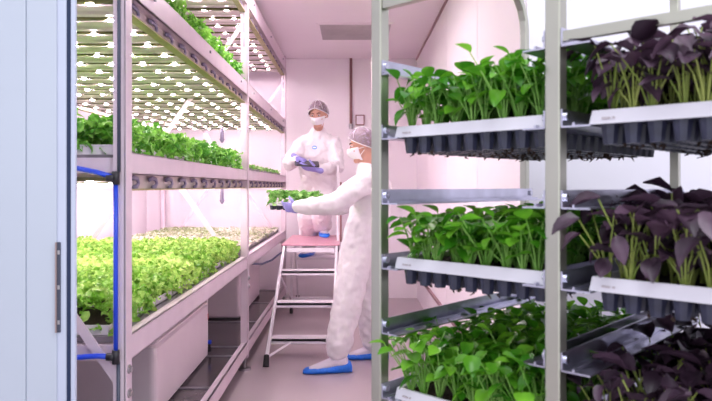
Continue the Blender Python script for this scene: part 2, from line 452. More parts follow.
def grow_tray(name, W, D, matl, meshes, label, kind):
    root = thing(name, label, 'plant tray')
    m = MB(); t_ = .004
    m.box(-W / 2, W / 2, -D / 2, D / 2, 0, .004)
    for a in ((-W / 2, W / 2, -D / 2, -D / 2 + t_), (-W / 2, W / 2, D / 2 - t_, D / 2), (-W / 2, -W / 2 + t_, -D / 2, D / 2), (W / 2 - t_, W / 2, -D / 2, D / 2)):
        m.box(*a, .0, .032)
    m.box(-W / 2 - .006, W / 2 + .006, -D / 2 - .004, -D / 2 + t_, .030, .034).box(-W / 2 - .006, W / 2 + .006, D / 2 - t_, D / 2 + .004, .030, .034)
    m.build('tray', matl, root)
    MB().box(-W / 2 + .005, W / 2 - .005, -D / 2 + .005, D / 2 - .005, .004, .024).build('growing_medium', M['soil'], root)
    return root
def make_kind(kind, W, D, h, n, L_, lm, trm, nvar=3, ruffle=.3, over=.02):
    protos = []
    for v in range(nvar):
        root = grow_tray('leafy_green_tray' if kind != 'seedling' else 'seedling_tray', W, D, trm, None, 'x', kind)
        fo = canopy(W, D, h, n, L_, 11 * v + len(kind), ruffle, over).build('foliage', lm, root); fo.location = (0, 0, .02)
        protos.append([root, False])
    return protos
def place(protos, i, loc, label, group, rz=0):
    p = protos[i % len(protos)]
    if not p[1]: o = p[0]; p[1] = True
    else: o = copy_tree(p[0])
    o.location = loc; o['label'] = label; o['group'] = group; o.rotation_euler = (0, 0, rz)
    return o
W = .615
D1 = (PY[1] - PY[0] - .09) / 6; D2 = (PY[2] - PY[1] - .09) / 6
greens = make_kind('greens', W, D1 - .008, .140, 1050, .040, M['greens'], M['tray_rack'], ruffle=.55, over=.030)
lett = make_kind('lettuce', W, D1 - .008, .150, 1350, .036, M['lettuce'], M['tray_rack'], ruffle=.6, over=.030)
seed_p = make_kind('seedling', W, D2 - .008, .045, 620, .026, M['pale'], M['bedplate'], ruffle=.2, over=.004)
seed_g = make_kind('seedling', W, D2 - .008, .055, 560, .030, M['sprout'], M['bedplate'], nvar=2, ruffle=.2, over=.006)
kids_of(None)
cx = [XF - .030 - W / 2 - .004, XF - .030 - W * 1.5 - .014]
kk = 0
for row in range(2):
    rn = 'aisle row' if row == 0 else 'wall row'
    for k in range(6):
        y1_ = PY[0] + .045 + D1 * (k + .5); y2_ = PY[1] + .045 + D2 * (k + .5)
        if row == 0: place(greens, k, (cx[row], y1_, LEV[2] + .088), 'leafy green tray on upper bed, %s, %s from near post' % (rn, ORD[k]), 'leafy green trays on the upper bed')
        place(greens, k + row + 1, (cx[row], y1_, LEV[1] + .068), 'leafy green tray on middle bed, %s, %s from near post' % (rn, ORD[k]), 'leafy green trays on the middle bed')
        place(lett, k + row, (cx[row] - .030, y1_, LEV[0] + .078), 'bright lime lettuce tray on lowest bed, %s, %s from near post' % (rn, ORD[k]), 'lettuce trays on the lowest bed')
        place(seed_g, k + row, (cx[row], y2_, LEV[1] + .068), 'small green seedling tray on middle bed, %s, %s beyond middle post' % (rn, ORD[k]), 'seedling trays on the middle bed')
        place(seed_p, k + row, (cx[row] - .02, y2_, LEV[0] + .078), 'pale tiny seedling tray on lowest bed, %s, %s beyond middle post' % (rn, ORD[k]), 'seedling trays on the lowest bed')

# ------------------------------------------------------------------ tanks under the rack
def tank(x0, x1, y0, y1, z1, label):
    t = thing('water_tank', label, 'tank', ((x0 + x1) / 2, (y0 + y1) / 2, .156), 0, 'nutrient tanks under the rack')
    m = MB().bbox(x0, x1, y0, y1, .156, z1 - .02, .035, n=5); m.build('tank_body', M['tank'], t, world=True)
    m = MB().bbox(x0 + .004, x1 - .004, y0 + .004, y1 - .004, z1 - .02, z1, .035, n=5); m.build('lid', M['tank'], t, world=True)
    return t
t1 = tank(-1.98, -.985, 3.22, 4.40, .535, 'long white water tank under the near bay of the rack')
bevel(MB().box(-1.10, -1.0, 4.40, 4.45, .20, .54).build('control_box', M['tank'], t1, world=True), .006)
MB().box(-1.035, -1.005, 4.395, 4.44, .40, .435).box(-1.0, -.995, 4.41, 4.435, .40, .435).build('indicator', M['red'], t1, world=True)
MB().cyl((-.995, 4.43, .24), (-.975, 4.43, .24), .014).build('hose_fitting', M['blue_hose'], t1, world=True)
MB().tube([(-.99, 4.43, .225), (-.985, 4.43, .20), (-.99, 4.47, .17), (-1.05, 4.5, .162)], .009, n=8).build('hose', M['black'], t1, world=True)
t2 = tank(-1.98, -.985, 5.62, 6.85, .58, 'long white water tank under the far bay of the rack')

# hoses
def tubeobj(name, pts, r, m, label, cat, n=10):
    return tag(MB().tube(pts, r, n=n).build(name, m, smooth=True), label, cat)
yh = PY[0] - .045; xh = P(115.8, 0, yh).x
zt = P(0, 178, yh).z; zb = P(0, 357, yh).z
hose = thing('irrigation_hose', 'blue irrigation hose running down beside the nearest rack post', 'hose', (xh, yh, zb))
MB().tube([(xh, yh, zt), (xh, yh, (zt + zb) / 2), (xh, yh, zb)], .0075, n=10).build('hose', M['blue_hose'], hose, True, True)
MB().tube([(xh, yh, zt), P(96, 172, yh), P(76, 168, yh), (-1.24, yh, P(0, 166, yh).z)], .0085, n=10).build('hose', M['blue_hose'], hose, True, True)
MB().tube([(xh, yh, zb), P(96, 356, yh), P(76, 357.5, yh), (-1.24, yh, P(0, 358, yh).z)], .009, n=10).build('hose', M['blue_hose'], hose, True, True)
for z in (zt, zb):
    MB().tube([(xh, yh, z - .022), (xh, yh, z + .022)], .0125, n=10).tube([(xh - .03, yh, z), (xh, yh, z)], .0125, n=10).build('hose_joint', M['black'], hose, True, True)
tubeobj('power_cable', [(xh + .006, yh + .012, 2.75), (xh + .006, yh + .012, 1.8), (xh + .006, yh + .012, zt + .02)], .006, M['recess'], 'dark cable running up the near rack post from the blue hose joint', 'cable')
tubeobj('power_cable', [(xh + .004, yh + .012, zb - .02), (xh + .004, yh + .012, .45), (xh + .004, yh + .012, .0)], .006, M['recess'], 'dark cable running down the near rack post to the floor', 'cable')
a = P(250, 263.5, 4.9)
tubeobj('power_cable', [Vector((XF - .02, 4.7, a.z + .06)), a, P(262, 264, 5.3), P(272, 260, 5.7), P(280, 253.5, 6.2), P(286, 250, 7.1)], .009, M['navy_cable'], 'dark blue cable sagging below the lowest bed beyond the middle post', 'cable')

# ------------------------------------------------------------------ platform steps
lad = thing('platform_ladder', 'silver wheeled step platform with pink deck standing by the rack', 'ladder', (-.38, 5.9, 0))
def lp(mb, name, m, parent=None, sm=False): return mb.build(name, m, parent or lad, sm, True)
LX0, LX1 = -.640, -.130; PZ = .78; PY0, PY1 = 5.92, 7.05
bevel(lp(MB().box(LX0 - .015, LX1 + .015, PY0, PY1, PZ - .014, PZ), 'platform', M['platform']), .004)
bevel(lp(MB().box(LX0, LX1, PY0 + .01, PY0 + .035, PZ - .075, PZ - .035), 'cross_bar', M['alu']), .003)
bevel(lp(MB().box(LX0, LX1, PY1 - .035, PY1 - .01, PZ - .06, PZ - .014), 'cross_bar', M['alu']), .003)
FY = 4.70
for x in (LX0 + .012, LX1 - .012):
    # front stile leaning away from the foot
    m = MB(); m.tube([(x, FY, .05), (x, PY0 + .03, PZ - .02)], [(.016, .030)] * 2, n=4, side=(1, 0, 0), twist=.5); bevel(lp(m, 'stile', M['alu']), .003)
    bevel(lp(MB().tube([(x, FY - .035, 0), (x, FY + .01, .075)], [(.024, .030), (.02, .026)], n=8, side=(1, 0, 0)), 'rubber_foot', M['rubber']), .003)
    m = MB().box(x - .012, x + .012, 6.60, 6.64, .10, PZ - .014); bevel(lp(m, 'rear_leg', M['alu']), .003)
    c = lp(MB().box(x - .02, x + .02, 6.585, 6.655, .07, .12), 'caster_bracket', M['bolt'])
    MB().tube([(x - .013, 6.62, .045), (x + .013, 6.62, .045)], .045, n=18).build('wheel', M['rubber'], c, True, True)
    bevel(lp(MB().box(x - .018, x + .018, PY0 - .004, PY0 + .05, PZ - .07, PZ - .013), 'corner_bracket', M['black']), .003)
for i, z in enumerate((.14, .352, .567)):
    y = FY + (PY0 + .03 - FY) * z / (PZ - .02)
    bevel(lp(MB().box(LX0 + .015, LX1 - .015, y - .035, y + .10, z - .012, z + .012).box(LX0 + .015, LX1 - .015, y - .035, y - .028, z - .03, z + .012), 'step', M['alu']), .003)
m = MB()
m.tube([(LX0 + .012, FY + .0, .06), (LX0 + .20, FY + .23, .135)], .010, n=6); lp(m, 'strut', M['alu'])
for x in (LX0 + .012, LX1 - .012):
    m = MB().tube([(x, 6.62, .15), (x, FY + .9, .53)], .010, n=6); lp(m, 'strut', M['alu'])
lp(MB().box(LX0 + .01, LX1 - .01, 6.61, 6.63, .14, .17), 'cross_bar', M['alu'])
# back step and its side plates
bevel(lp(MB().box(LX0 + .02, LX1 - .02, 7.06, 7.36, .505, .53), 'step', M['alu']), .003)
for x in (LX0 + .012, LX1 - .012):
    m = MB().tube([(x, 7.03, PZ - .02), (x, 7.42, .03)], [(.012, .025)] * 2, n=4, side=(1, 0, 0), twist=.5); lp(m, 'stile', M['alu'])
    lp(MB().tube([(x, 7.42, 0), (x, 7.42, .05)], .022, n=10), 'rubber_foot', M['rubber'])
xh_ = (339.5 - VX) * 6.3 / F
bevel(lp(MB().box(xh_ - .028, xh_ - .004, 6.28, 6.32, PZ - .01, CAMZ + 21 * 6.3 / F), 'handrail_post', M['alu']), .004)
bevel(lp(MB().box(xh_ + .004, xh_ + .022, 6.30, 6.33, PZ - .01, CAMZ + 4 * 6.3 / F), 'handrail_post', M['conduit']), .004)

# ------------------------------------------------------------------ people
def remesh(o, vox, smooth=6, disp=0, dscale=.12):
    r = o.modifiers.new('remesh', 'REMESH'); r.mode = 'VOXEL'; r.voxel_size = vox; r.use_smooth_shade = True
    s_ = o.modifiers.new('smooth', 'SMOOTH'); s_.factor = .6; s_.iterations = smooth
    if disp:
        tx = bpy.data.textures.new('folds', 'CLOUDS'); tx.noise_scale = dscale; tx.noise_depth = 2
        d = o.modifiers.new('folds', 'DISPLACE'); d.texture = tx; d.strength = disp; d.mid_level = .5; d.texture_coords = 'LOCAL'
    return o

def frame(f, upish):
    f = Vector(f).normalized(); u = Vector(upish); u = (u - f * u.dot(f)).normalized(); r = f.cross(u)
    return f, u, r   # forward, up, right (of the person)

def make_head(mb, c, fr, s=1.0):
    f, u, r = fr
    Mx = Matrix(((r.x, f.x, u.x, c.x), (r.y, f.y, u.y, c.y), (r.z, f.z, u.z, c.z), (0, 0, 0, 1)))
    mb.ball((0, -.012 * s, .025 * s), (.076 * s, .094 * s, .092 * s), 20, 14, Mx)          # skull
    mb.ball((0, .030 * s, -.035 * s), (.058 * s, .058 * s, .078 * s), 16, 12, Mx)           # face and jaw
    mb.ball((0, .070 * s, -.092 * s), (.024 * s, .022 * s, .020 * s), 10, 8, Mx)            # chin
    mb.tube([Mx @ Vector((0, .084 * s, .018 * s)), Mx @ Vector((0, .099 * s, -.026 * s))], [(.008 * s, .008 * s), (.013 * s, .011 * s)], n=8, dome=2)   # nose
    for q in (-1, 1):
        mb.ball((q * .078 * s, -.006 * s, -.010 * s), (.010 * s, .020 * s, .032 * s), 8, 8, Mx)   # ears
        mb.ball((q * .040 * s, .066 * s, -.022 * s), (.022 * s, .020 * s, .02 * s), 8, 8, Mx)     # cheeks
    return Mx
def head_shell(Mx, s, az0, az1, el0, el1, off, fn=None, nu=22, nv=12, thick=.003):
    "a patch of shell around the head; az 0 is forward"
    pts = []
    for layer in (0, 1):
        for i in range(nv + 1):
            el = el0 + (el1 - el0) * i / nv
            for j in range(nu + 1):
                az = az0 + (az1 - az0) * j / nu
                o_ = off + (0 if layer else -thick)
                lo = max(0, -math.sin(el))
                rx = .079 * s * (1 - .22 * lo) + o_; ry = .100 * s + o_; rz = .118 * s + o_
                v = Vector((rx * math.sin(az) * math.cos(el), ry * math.cos(az) * math.cos(el) - .004 * s, rz * math.sin(el)))
                if fn: v = fn(v, az, el)
                pts.append(Mx @ v)
    k = (nu + 1) * (nv + 1); fs = []
    for i in range(nv):
        for j in range(nu):
            a = i * (nu + 1) + j
            fs.append((a, a + 1, a + nu + 2, a + nu + 1)); fs.append((k + a + nu + 1, k + a + nu + 2, k + a + 1, k + a))
    rim = [j for j in range(nu + 1)] + [(i + 1) * (nu + 1) - 1 for i in range(1, nv + 1)] + [nv * (nu + 1) + j for j in range(nu - 1, -1, -1)] + [i * (nu + 1) for i in range(nv - 1, 0, -1)]
    for a, b in zip(rim, rim[1:] + rim[:1]): fs.append((b, a, a + k, b + k))
    return MB().add(pts, fs)

def hand(name, parent, wrist, d, pn, side, curl, m, s=1.0, spread=.10, thumb=.5):
    "d: towards the fingers, pn: out of the palm, side: towards the thumb"
    d = Vector(d).normalized(); pn = Vector(pn); pn = (pn - d * pn.dot(d)).normalized(); sd = d.cross(pn)
    if sd.dot(Vector(side)) < 0: sd = -sd
    mb = MB(); w = Vector(wrist)
    mb.tube([w - d * .035 * s, w, w + d * .03 * s, w + d * .065 * s, w + d * .088 * s], [(.030 * s, .024 * s), (.028 * s, .020 * s), (.036 * s, .017 * s), (.042 * s, .015 * s), (.040 * s, .012 * s)], n=12, side=sd, dome=2)
    for i, (off, ln) in enumerate(((.030, .072), (.010, .080), (-.011, .074), (-.031, .058))):
        p = w + d * .078 * s + sd * off * s; ang = 0; pts = [p - d * .02 * s]; dirv = (d + sd * (off * spread * 30) * .1).normalized()
        pts.append(p)
        for seg in (.45, .30, .25):
            ang += curl * (1.0 + .12 * i) * (.8 if seg == .45 else 1)
            dd = dirv * math.cos(ang) + pn * math.sin(ang)
            p = p + dd * ln * seg * s; pts.append(p)
        mb.tube(pts, [.0095 * s, .0100 * s, .0095 * s, .0085 * s, .0072 * s], n=8, dome=2)
    p = w + d * .018 * s + sd * .022 * s
    q1 = p + (sd * .8 + d * .6 + pn * thumb * .5).normalized() * .036 * s
    q2 = q1 + (d * .9 + sd * .35 + pn * thumb).normalized() * .030 * s
    q3 = q2 + (d * .9 + sd * .0 + pn * thumb * 1.3).normalized() * .024 * s
    mb.tube([p, q1, q2, q3], [.014 * s, .0125 * s, .0105 * s, .0085 * s], n=8, dome=2)
    o = mb.build(name, m, parent, True, True)
    r = o.modifiers.new('remesh', 'REMESH'); r.mode = 'VOXEL'; r.voxel_size = .0035; r.use_smooth_shade = True
    q_ = o.modifiers.new('smooth', 'SMOOTH'); q_.factor = .5; q_.iterations = 2
    return o

def shoe(parent, heel, d, L_=.30, cov='blue', sole=0.0):
    d = Vector(d).normalized(); h = Vector(heel); up = Vector((0, 0, 1)); s_ = d.cross(up)
    st = [(-.03, .022, .05), (.0, .034, .075), (.06, .046, .088), (.25, .050, .070), (.45, .054, .055), (.80, .058, .046), (.95, .048, .036), (1.01, .022, .022)]
    rings = []
    rr = random.Random(3)
    for t_, w, hh in st:
        c = h + d * L_ * t_; ring = []
        for j in range(16):
            a = 2 * PI * j / 16
            x = math.cos(a); y = math.sin(a)
            z = hh * .5 + hh * .5 * (y if y > 0 else max(y, -.92) / .92)
            ring.append(c + s_ * w * (abs(x) ** .75) * (1 if x > 0 else -1) + up * (z + rr.uniform(-.002, .002) * (1 if y > .3 else 0)))
        rings.append(ring)
    o = MB().loft(rings).build('shoe_cover', M['shoe_cover'], parent, True, True)
    # paler gathered top
    rings = []
    for t_, w, hh in ((.06, .036, .10), (.14, .044, .125), (.34, .046, .118), (.52, .045, .090), (.72, .046, .064), (.88, .036, .044)):
        c = h + d * L_ * t_; rings.append([c + s_ * w * math.cos(2 * PI * j / 16) + up * (hh * .62 + hh * .38 * math.sin(2 * PI * j / 16)) for j in range(16)])
    MB().loft(rings).build('shoe_top', M['shoe_grey'], parent, True, True)
    return o

def person(label, J, fr_head, fr_body, head_c, hs, shoes, base, hair_style, folds=.03):
    """J: joints dict with pelvis, waist, chest, neck, sh/el/wr/hip/kn/an for l and r (world points)"""
    root = thing('person', label, 'person', base)
    side = fr_body[2]
    def fig(mb, k, cloth):
        pel, wa, ch, nk = J['pelvis'], J['waist'], J['chest'], J['neck']
        shc = (J['shl'] + J['shr']) / 2
        tr = [(.195, .15), (.195, .15), (.20, .15), (.155, .11), (.085, .075)] if cloth else [(.15, .11), (.13, .10), (.155, .105), (.14, .085), (.055, .055)]
        mb.tube([pel - Vector((0, 0, .05)), wa, ch, shc, nk - (nk - shc) * .35], tr, n=18, side=side, dome=3)
        for q in 'lr':
            sh, el, wr_ = J['sh' + q], J['el' + q], J['wr' + q]
            ra = (.082, .080, .074, .064, .046) if cloth else (.048, .044, .038, .034, .026)
            mb.tube([shc + (sh - shc) * .45, sh, (sh + el) / 2, el, (el + wr_) / 2, wr_], [ra[0] * .95, ra[0], ra[1], ra[2], ra[3], ra[4]], n=12, dome=2)
            hp, kn, an = J['hip' + q], J['kn' + q], J['an' + q]
            rl = (.128, .122, .110, .105, .096) if cloth else (.085, .075, .052, .050, .036)
            mb.tube([hp + (pel - hp) * .3 + Vector((0, 0, .03)), hp, (hp + kn) / 2, kn, (kn + an) / 2, an + Vector((0, 0, .03))], [rl[0] * .9, rl[0], rl[1], rl[2], rl[3], rl[4]], n=14, dome=2)
        return mb
    b = fig(MB(), 1, False)
    b.tube([J['neck'] - (J['neck'] - J['chest']) * .35, J['neck'], head_c - fr_head[1] * .05 * hs - fr_head[0] * .012], [.05, .050, .052], n=12, dome=1)
    Mx = make_head(b, head_c, fr_head, hs)
    for q in 'lr':   # feet
        b.tube([J['an' + q], shoes[q][0] + shoes[q][1] * .10 + Vector((0, 0, .045)), shoes[q][0] + shoes[q][1] * .22 + Vector((0, 0, .030))], [.030, .026, .018], n=10, dome=2)
        b.tube([J['wr' + q], J['wr' + q] + (J['wr' + q] - J['el' + q]).normalized() * .012], [.022, .018], n=8, dome=1)
    o = b.build('body', M['skin'], root, True, True); remesh(o, .0085, 4)
    c = fig(MB(), 1, True)
    # collar
    nk = J['neck']; ax = (nk - J['chest']).normalized()
    c.tube([nk - ax * .10, nk - ax * .03, nk + ax * .028 - fr_body[0] * .018], [(.115, .100), (.088, .080), (.068, .064)], n=14, side=side)
    for q in 'lr':
        c.tube([nk - ax * .06, (nk - ax * .06) * .45 + J['sh' + q] * .55, J['sh' + q]], [.062, .070, .074], n=12, dome=2)
    o = c.build('coverall', M['coverall'], root, True, True); remesh(o, .012, 5, folds, .10)
    tx = bpy.data.textures.new('creases', 'CLOUDS'); tx.noise_scale = .05; tx.noise_depth = 1
    d_ = o.modifiers.new('creases', 'DISPLACE'); d_.texture = tx; d_.strength = folds * .28; d_.mid_level = .5; d_.texture_coords = 'LOCAL'
    # crossing front seam, zip
    # face details
    for q in (-1, 1):
        e = MB().ball((q * .031 * hs, .079 * hs, .012 * hs), (.012 * hs, .009 * hs, .0055 * hs), 10, 8, Mx).build('eye', M['eye'], root, True, True)
        MB().ball((q * .031 * hs, .087 * hs, .010 * hs), (.0065 * hs, .003 * hs, .0065 * hs), 10, 8, Mx).build('iris', M['iris'], e, True, True)
        MB().tube([Mx @ Vector((q * .014 * hs, .089 * hs, .030 * hs)), Mx @ Vector((q * .032 * hs, .086 * hs, .036 * hs)), Mx @ Vector((q * .050 * hs, .074 * hs, .030 * hs))], [.0035 * hs, .0045 * hs, .002 * hs], n=6).build('eyebrow', M['brow'], root, True, True)
    def mk(v, az, el):
        g_ = math.exp(-(az / .5) ** 2) * math.exp(-((el + .30) / .35) ** 2)
        v = v.copy(); v.y += .021 * hs * g_ + .004; return v
    head_shell(Mx, hs, -1.15, 1.15, -.98, -.02, .004, mk, 18, 12).build('face_mask', M['mask'], root, True, True)
    for q in (-1, 1):
        mbs = MB()
        for el_a in (-.12, -.6):
            pt = []
            for k_ in range(5):
                az = q * (1.1 + (1.75 - 1.1) * k_ / 4); el = el_a + (-.1 - el_a) * k_ / 4
                lo = max(0, -math.sin(el))
                pt.append(Mx @ Vector(((.079 * hs * (1 - .22 * lo) + .006) * math.sin(az) * math.cos(el), (.100 * hs + .006) * math.cos(az) * math.cos(el), (.118 * hs) * math.sin(el))))
            mbs.tube(pt, .0025, n=6)
        mbs.build('mask_strap', M['mask'], root, True, True)
    hair_shape(root, Mx, hs)
    for q in 'lr':
        shoe(root, shoes[q][0], shoes[q][1], shoes.get('len', .30))
    return root, Mx

def hair_shape(root, Mx, hs):
    # cap of hair: covers the skull above a hairline that drops to the nape
    def cap(off, puff):
        nu, nv = 40, 12; pts = []
        for i in range(nv + 1):
            for j in range(nu):
                az = 2 * PI * j / nu; back = (1 - math.cos(az)) / 2
                el_lo = .66 - 1.19 * back ** .8
                el = el_lo + (PI / 2 - .03 - el_lo) * i / nv
                rx = .081 * hs + off; ry = .103 * hs + off; rz = .120 * hs + off
                p_ = 1 + puff * math.sin(PI * min(1, i / nv * 1.4 + .12)) * (.4 + .6 * back)
                wob = 1 + .014 * math.sin(az * 9) * (1 - i / nv) * (puff * 20)
                v = Vector((rx * p_ * wob * math.sin(az) * math.cos(el), (ry * p_ * wob * math.cos(az)) * math.cos(el) - .004 * hs, rz * p_ * math.sin(el)))
                pts.append(Mx @ v)
        fs = []
        for i in range(nv):
            for j in range(nu):
                a = i * nu + j; b = i * nu + (j + 1) % nu; fs.append((a, b, b + nu, a + nu))
        fs.append(tuple(nv * nu + j for j in range(nu)))
        return MB().add(pts, fs)
    cap(.004, .02).build('hair', M['hair'], root, True, True)
    o = cap(.012, .05).build('hairnet', M['net'], root, True, True)
    so = o.modifiers.new('solid', 'SOLIDIFY'); so.thickness = .0015
    # elastic band
    pts = []
    for j in range(41):
        az = 2 * PI * j / 40; back = (1 - math.cos(az)) / 2; el = .66 - 1.19 * back ** .8
        pts.append(Mx @ Vector(((.081 * hs + .014) * math.sin(az) * math.cos(el), (.103 * hs + .014) * math.cos(az) * math.cos(el) - .004 * hs, (.120 * hs + .012) * math.sin(el))))
    MB().tube(pts, [(.002, .004)] * 41, n=6, side=Mx.to_3x3() @ Vector((0, 1, 0)), caps=False).build('hairnet_band', M['mask'], root, True, True)
    for az in (-.9, 0.0, .9):
        pts = []
        for k_ in range(12):
            el = .5 + 1.9 * k_ / 11
            pts.append(Mx @ Vector(((.081 * hs + .018) * math.sin(az) * math.cos(el), (.103 * hs + .018) * math.cos(az) * math.cos(el) - .004 * hs, (.120 * hs + .020) * math.sin(el))))
        MB().tube(pts, .0014, n=5).build('hairnet_seam', M['mask'], root, True, True)

V = Vector
# --- person on the platform, facing the camera and looking down at a tablet
Jw = dict(pelvis=P(319, 186, 6.85), waist=P(318, 170, 6.72), chest=P(317.5, 152, 6.60), neck=P(318, 130.5, 6.54),
          shr=P(301.5, 143.5, 6.56), elr=P(289, 164, 6.42), wrr=P(296, 159, 6.10),
          shl=P(334.5, 143, 6.56), ell=P(337, 167, 6.46), wrl=P(319, 170.5, 6.06),
          hipr=P(311, 188, 6.90), knr=P(308, 216, 6.82), anr=P(309, 247.5, 7.20),
          hipl=P(325, 188, 6.85), knl=P(322, 210, 6.66), anl=P(322, 228, 6.90))
fh = frame((-.26, -1, -.38), (0, 0, 1)); fb = frame((-.05, -1, 0), (0, 0, 1))
sh_w = {'l': (V((-.318, 7.0, PZ)), V((.12, -1, 0)).normalized()), 'r': (V((-.455, 7.34, .53)), V((-.35, -1, 0)).normalized())}
w_root, Mw = person('person in white coverall and hairnet standing on the platform, using a tablet', Jw, fh, fb, P(318.3, 114.5, 6.42), 1.09, sh_w, (-.33, 6.95, PZ), 'w', .042)
tb = P(307, 163.5, 6.02)
tab = thing('tablet', 'black tablet held in blue gloves by person on platform', 'tablet', tuple(tb))
Mt = Matrix.Translation(tb) @ Euler((.33, .06, .12)).to_matrix().to_4x4()
m = MB().bbox(-.115, .115, -.085, .085, -.007, .004, .012, Mt); m.build('case', M['black'], tab, world=True)
MB().box(-.103, .103, -.073, .073, .004, .0055, Mt).build('screen', M['black_screen'], tab, world=True)
hand('glove', w_root, P(296.5, 157, 6.10), (.55, -.25, -.25), (.1, .1, -1), (.6, -1, 0), .45, M['glove'], 1.05)
hand('glove', w_root, P(317.0, 170.0, 6.00), (-1, -.10, .22), (0, .55, 1), (0, -.4, 1), .16, M['glove'], 1.10, thumb=.6)
# round badge on the chest
bc = P(314.5, 147.5, 6.455)
m = MB().tube([V((bc.x, bc.y + .02, bc.z)), V((bc.x, bc.y - .002, bc.z))], [(.026, .019)] * 2, n=20, side=(1, 0, 0)); m.build('badge', M['logo'], w_root, world=True)
m = MB().tube([V((bc.x, bc.y, bc.z)), V((bc.x, bc.y - .004, bc.z))], [(.018, .007)] * 2, n=16, side=(1, 0, 0)); m.build('badge_mark', M['mask'], w_root, world=True)

# --- person on the floor, in profile to the left, holding a tray of seedlings
Jm = dict(pelvis=P(367, 222, 4.72), waist=P(371, 203, 4.72), chest=P(371, 186, 4.70), neck=P(366.5, 166.5, 4.68),
          shl=P(370, 179, 4.52), ell=P(333, 204.5, 4.40), wrl=P(297, 207, 4.40),
          shr=P(370, 179, 4.88), elr=P(340, 207, 4.98), wrr=P(306, 208, 4.86),
          hipl=P(362, 229, 4.64), knl=P(349, 292, 4.58), anl=P(338, 352, 4.55),
          hipr=P(370, 229, 4.82), knr=P(368, 292, 4.84), anr=P(374, 346, 4.90))
fh = frame((-1, -.06, -.22), (0, 0, 1)); fb = frame((-1, 0, 0), (0, 0, 1))
sh_m = {'len': .335, 'l': (V((-.010, 4.55, 0)), V((-1, -.12, 0)).normalized()), 'r': (V((.27, 4.90, 0)), V((-1, -.05, 0)).normalized())}
m_root, Mm = person('person in white coverall and hairnet standing on the floor, holding a seedling tray', Jm, fh, fb, P(363, 146, 4.67), 1.03, sh_m, (.05, 4.7, 0), 'm', .030)
hand('glove', m_root, P(297.5, 207, 4.40), (-1, .35, -.05), (.2, 1, .5), (0, -.3, 1), .42, M['glove'], .95, thumb=.9)
hand('glove', m_root, P(306, 208, 4.86), (-1, -.2, -.02), (.1, -.8, .5), (0, 0, 1), .35, M['glove'], 1.05)
# the tray in his hands
tx0, tx1 = -.585, -.225
held = thing('seedling_tray', 'white edged tray of young seedlings held by the person on the floor', 'plant tray', ((tx0 + tx1) / 2, 4.62, 1.160))
Wt, Dt = tx1 - tx0, .30
m = MB().box(-Wt / 2, Wt / 2, -Dt / 2, Dt / 2, .018, .034, b=.012); m.build('tray', M['white_plastic'], held)
m = MB()
for i in range(8):
    for j in range(7):
        x = -Wt / 2 + .025 + i * (Wt - .05) / 7; y = -Dt / 2 + .025 + j * (Dt - .05) / 6
        m.tube([(x, y, .018), (x, y, -.012)], [.020, .013], n=8)
m.build('cell_block', M['cells'], held)
c_ = canopy(Wt, Dt, .105, 520, .034, 5, .25, .012).build('foliage', M['sprout'], held); c_.location = (0, 0, .034)
held.rotation_euler = (0, math.radians(2), 0)

# ------------------------------------------------------------------ the steel trolley
U = V((.722, -.692, 0)).normalized(); W_ = V((.692, .722, 0)).normalized()
O = V((.0626, 1.43, 0)); CW = .417; SL = .65
def T(t_, s_, z): return O + U * t_ + W_ * s_ + V((0, 0, z))
tro = thing('steel_trolley', 'two column steel tray trolley standing in front of the doorway', 'trolley', tuple(T(CW, SL / 2, 0)))
def tp(mb, name, m, parent=None, sm=False): return mb.build(name, m, parent or tro, sm, True)
def tbox(mb, t0, t1, s0, s1, z0, z1):
    vs = [T(t_, s_, z) for z in (z0, z1) for s_ in (s0, s1) for t_ in (t0, t1)]
    return mb.add(vs, [(0, 2, 3, 1), (4, 5, 7, 6), (0, 1, 5, 4), (2, 6, 7, 3), (0, 4, 6, 2), (1, 3, 7, 5)])
ZA = 1.775; RA = .13
for fi in range(3):
    tt = fi * CW
    pts = [T(tt, 0, .12), T(tt, 0, ZA)]
    for i in range(1, 7): a = PI / 2 * i / 6; pts.append(T(tt, RA * (1 - math.cos(a)), ZA + RA * math.sin(a)))
    for i in range(0, 7): a = PI / 2 * (1 - i / 6); pts.append(T(tt, SL - RA * (1 - math.cos(a)), ZA + RA * math.sin(a)))
    pts.append(T(tt, SL, .12))
    rad = [(.0205, .0205)] * 2 + [(.018, .018)] * 6 + [(.015, .015)] * 8
    m = MB().tube(pts, rad, n=4, side=U, twist=.5)
    o = tp(m, 'side_frame', M['steel_post']); bevel(o, .003)
    for s_ in (0, SL):
        c = tp(tbox(MB(), tt - .018, tt + .018, s_ - .018, s_ + .018, .085, .13), 'caster_fork', M['steel'])
        a = T(tt - .012, s_, .05); b_ = T(tt + .012, s_, .05)
        tp(MB().cyl(a, b_, .05, 18), 'wheel', M['rubber'], c)
ZL = [1.425 + .1425 * n for n in range(-9, 2)]
for z in ZL:
    for fi in range(3):
        tt = fi * CW
        for sg in ((1,) if fi == 0 else ((-1, 1) if fi == 1 else (-1,))):
            m = MB(); wd = .020 if (fi == 0 and z > 1.5) else .044 if not (fi == 1 and sg == 1) else .052
            a, b_ = sorted((tt + sg * .0155, tt + sg * (.0155 + wd)))
            tbox(m, a, b_, -.012, SL + .01, z - .003, z)
            a, b_ = sorted((tt + sg * .0150, tt + sg * .0180))
            tbox(m, a, b_, -.012, SL + .01, z, z + .030)
            a, b_ = sorted((tt + sg * (.014 + wd * .42), tt + sg * (.018 + wd * .42)))
            tbox(m, a, b_, -.012, SL + .01, z, z + .005)
            tp(m, 'rail', M['steel_rail'])
            for s_ in (.0, SL):
                p = T(tt + sg * .018, s_, z + .017); tp(MB().tube([p - U * sg * .004, p + U * sg * .005], .0075, n=10), 'rivet', M['steel'])
tp(tbox(MB(), .016, CW - .016, -.010, .008, 1.712, 1.732), 'crossbar', M['steel_post'])
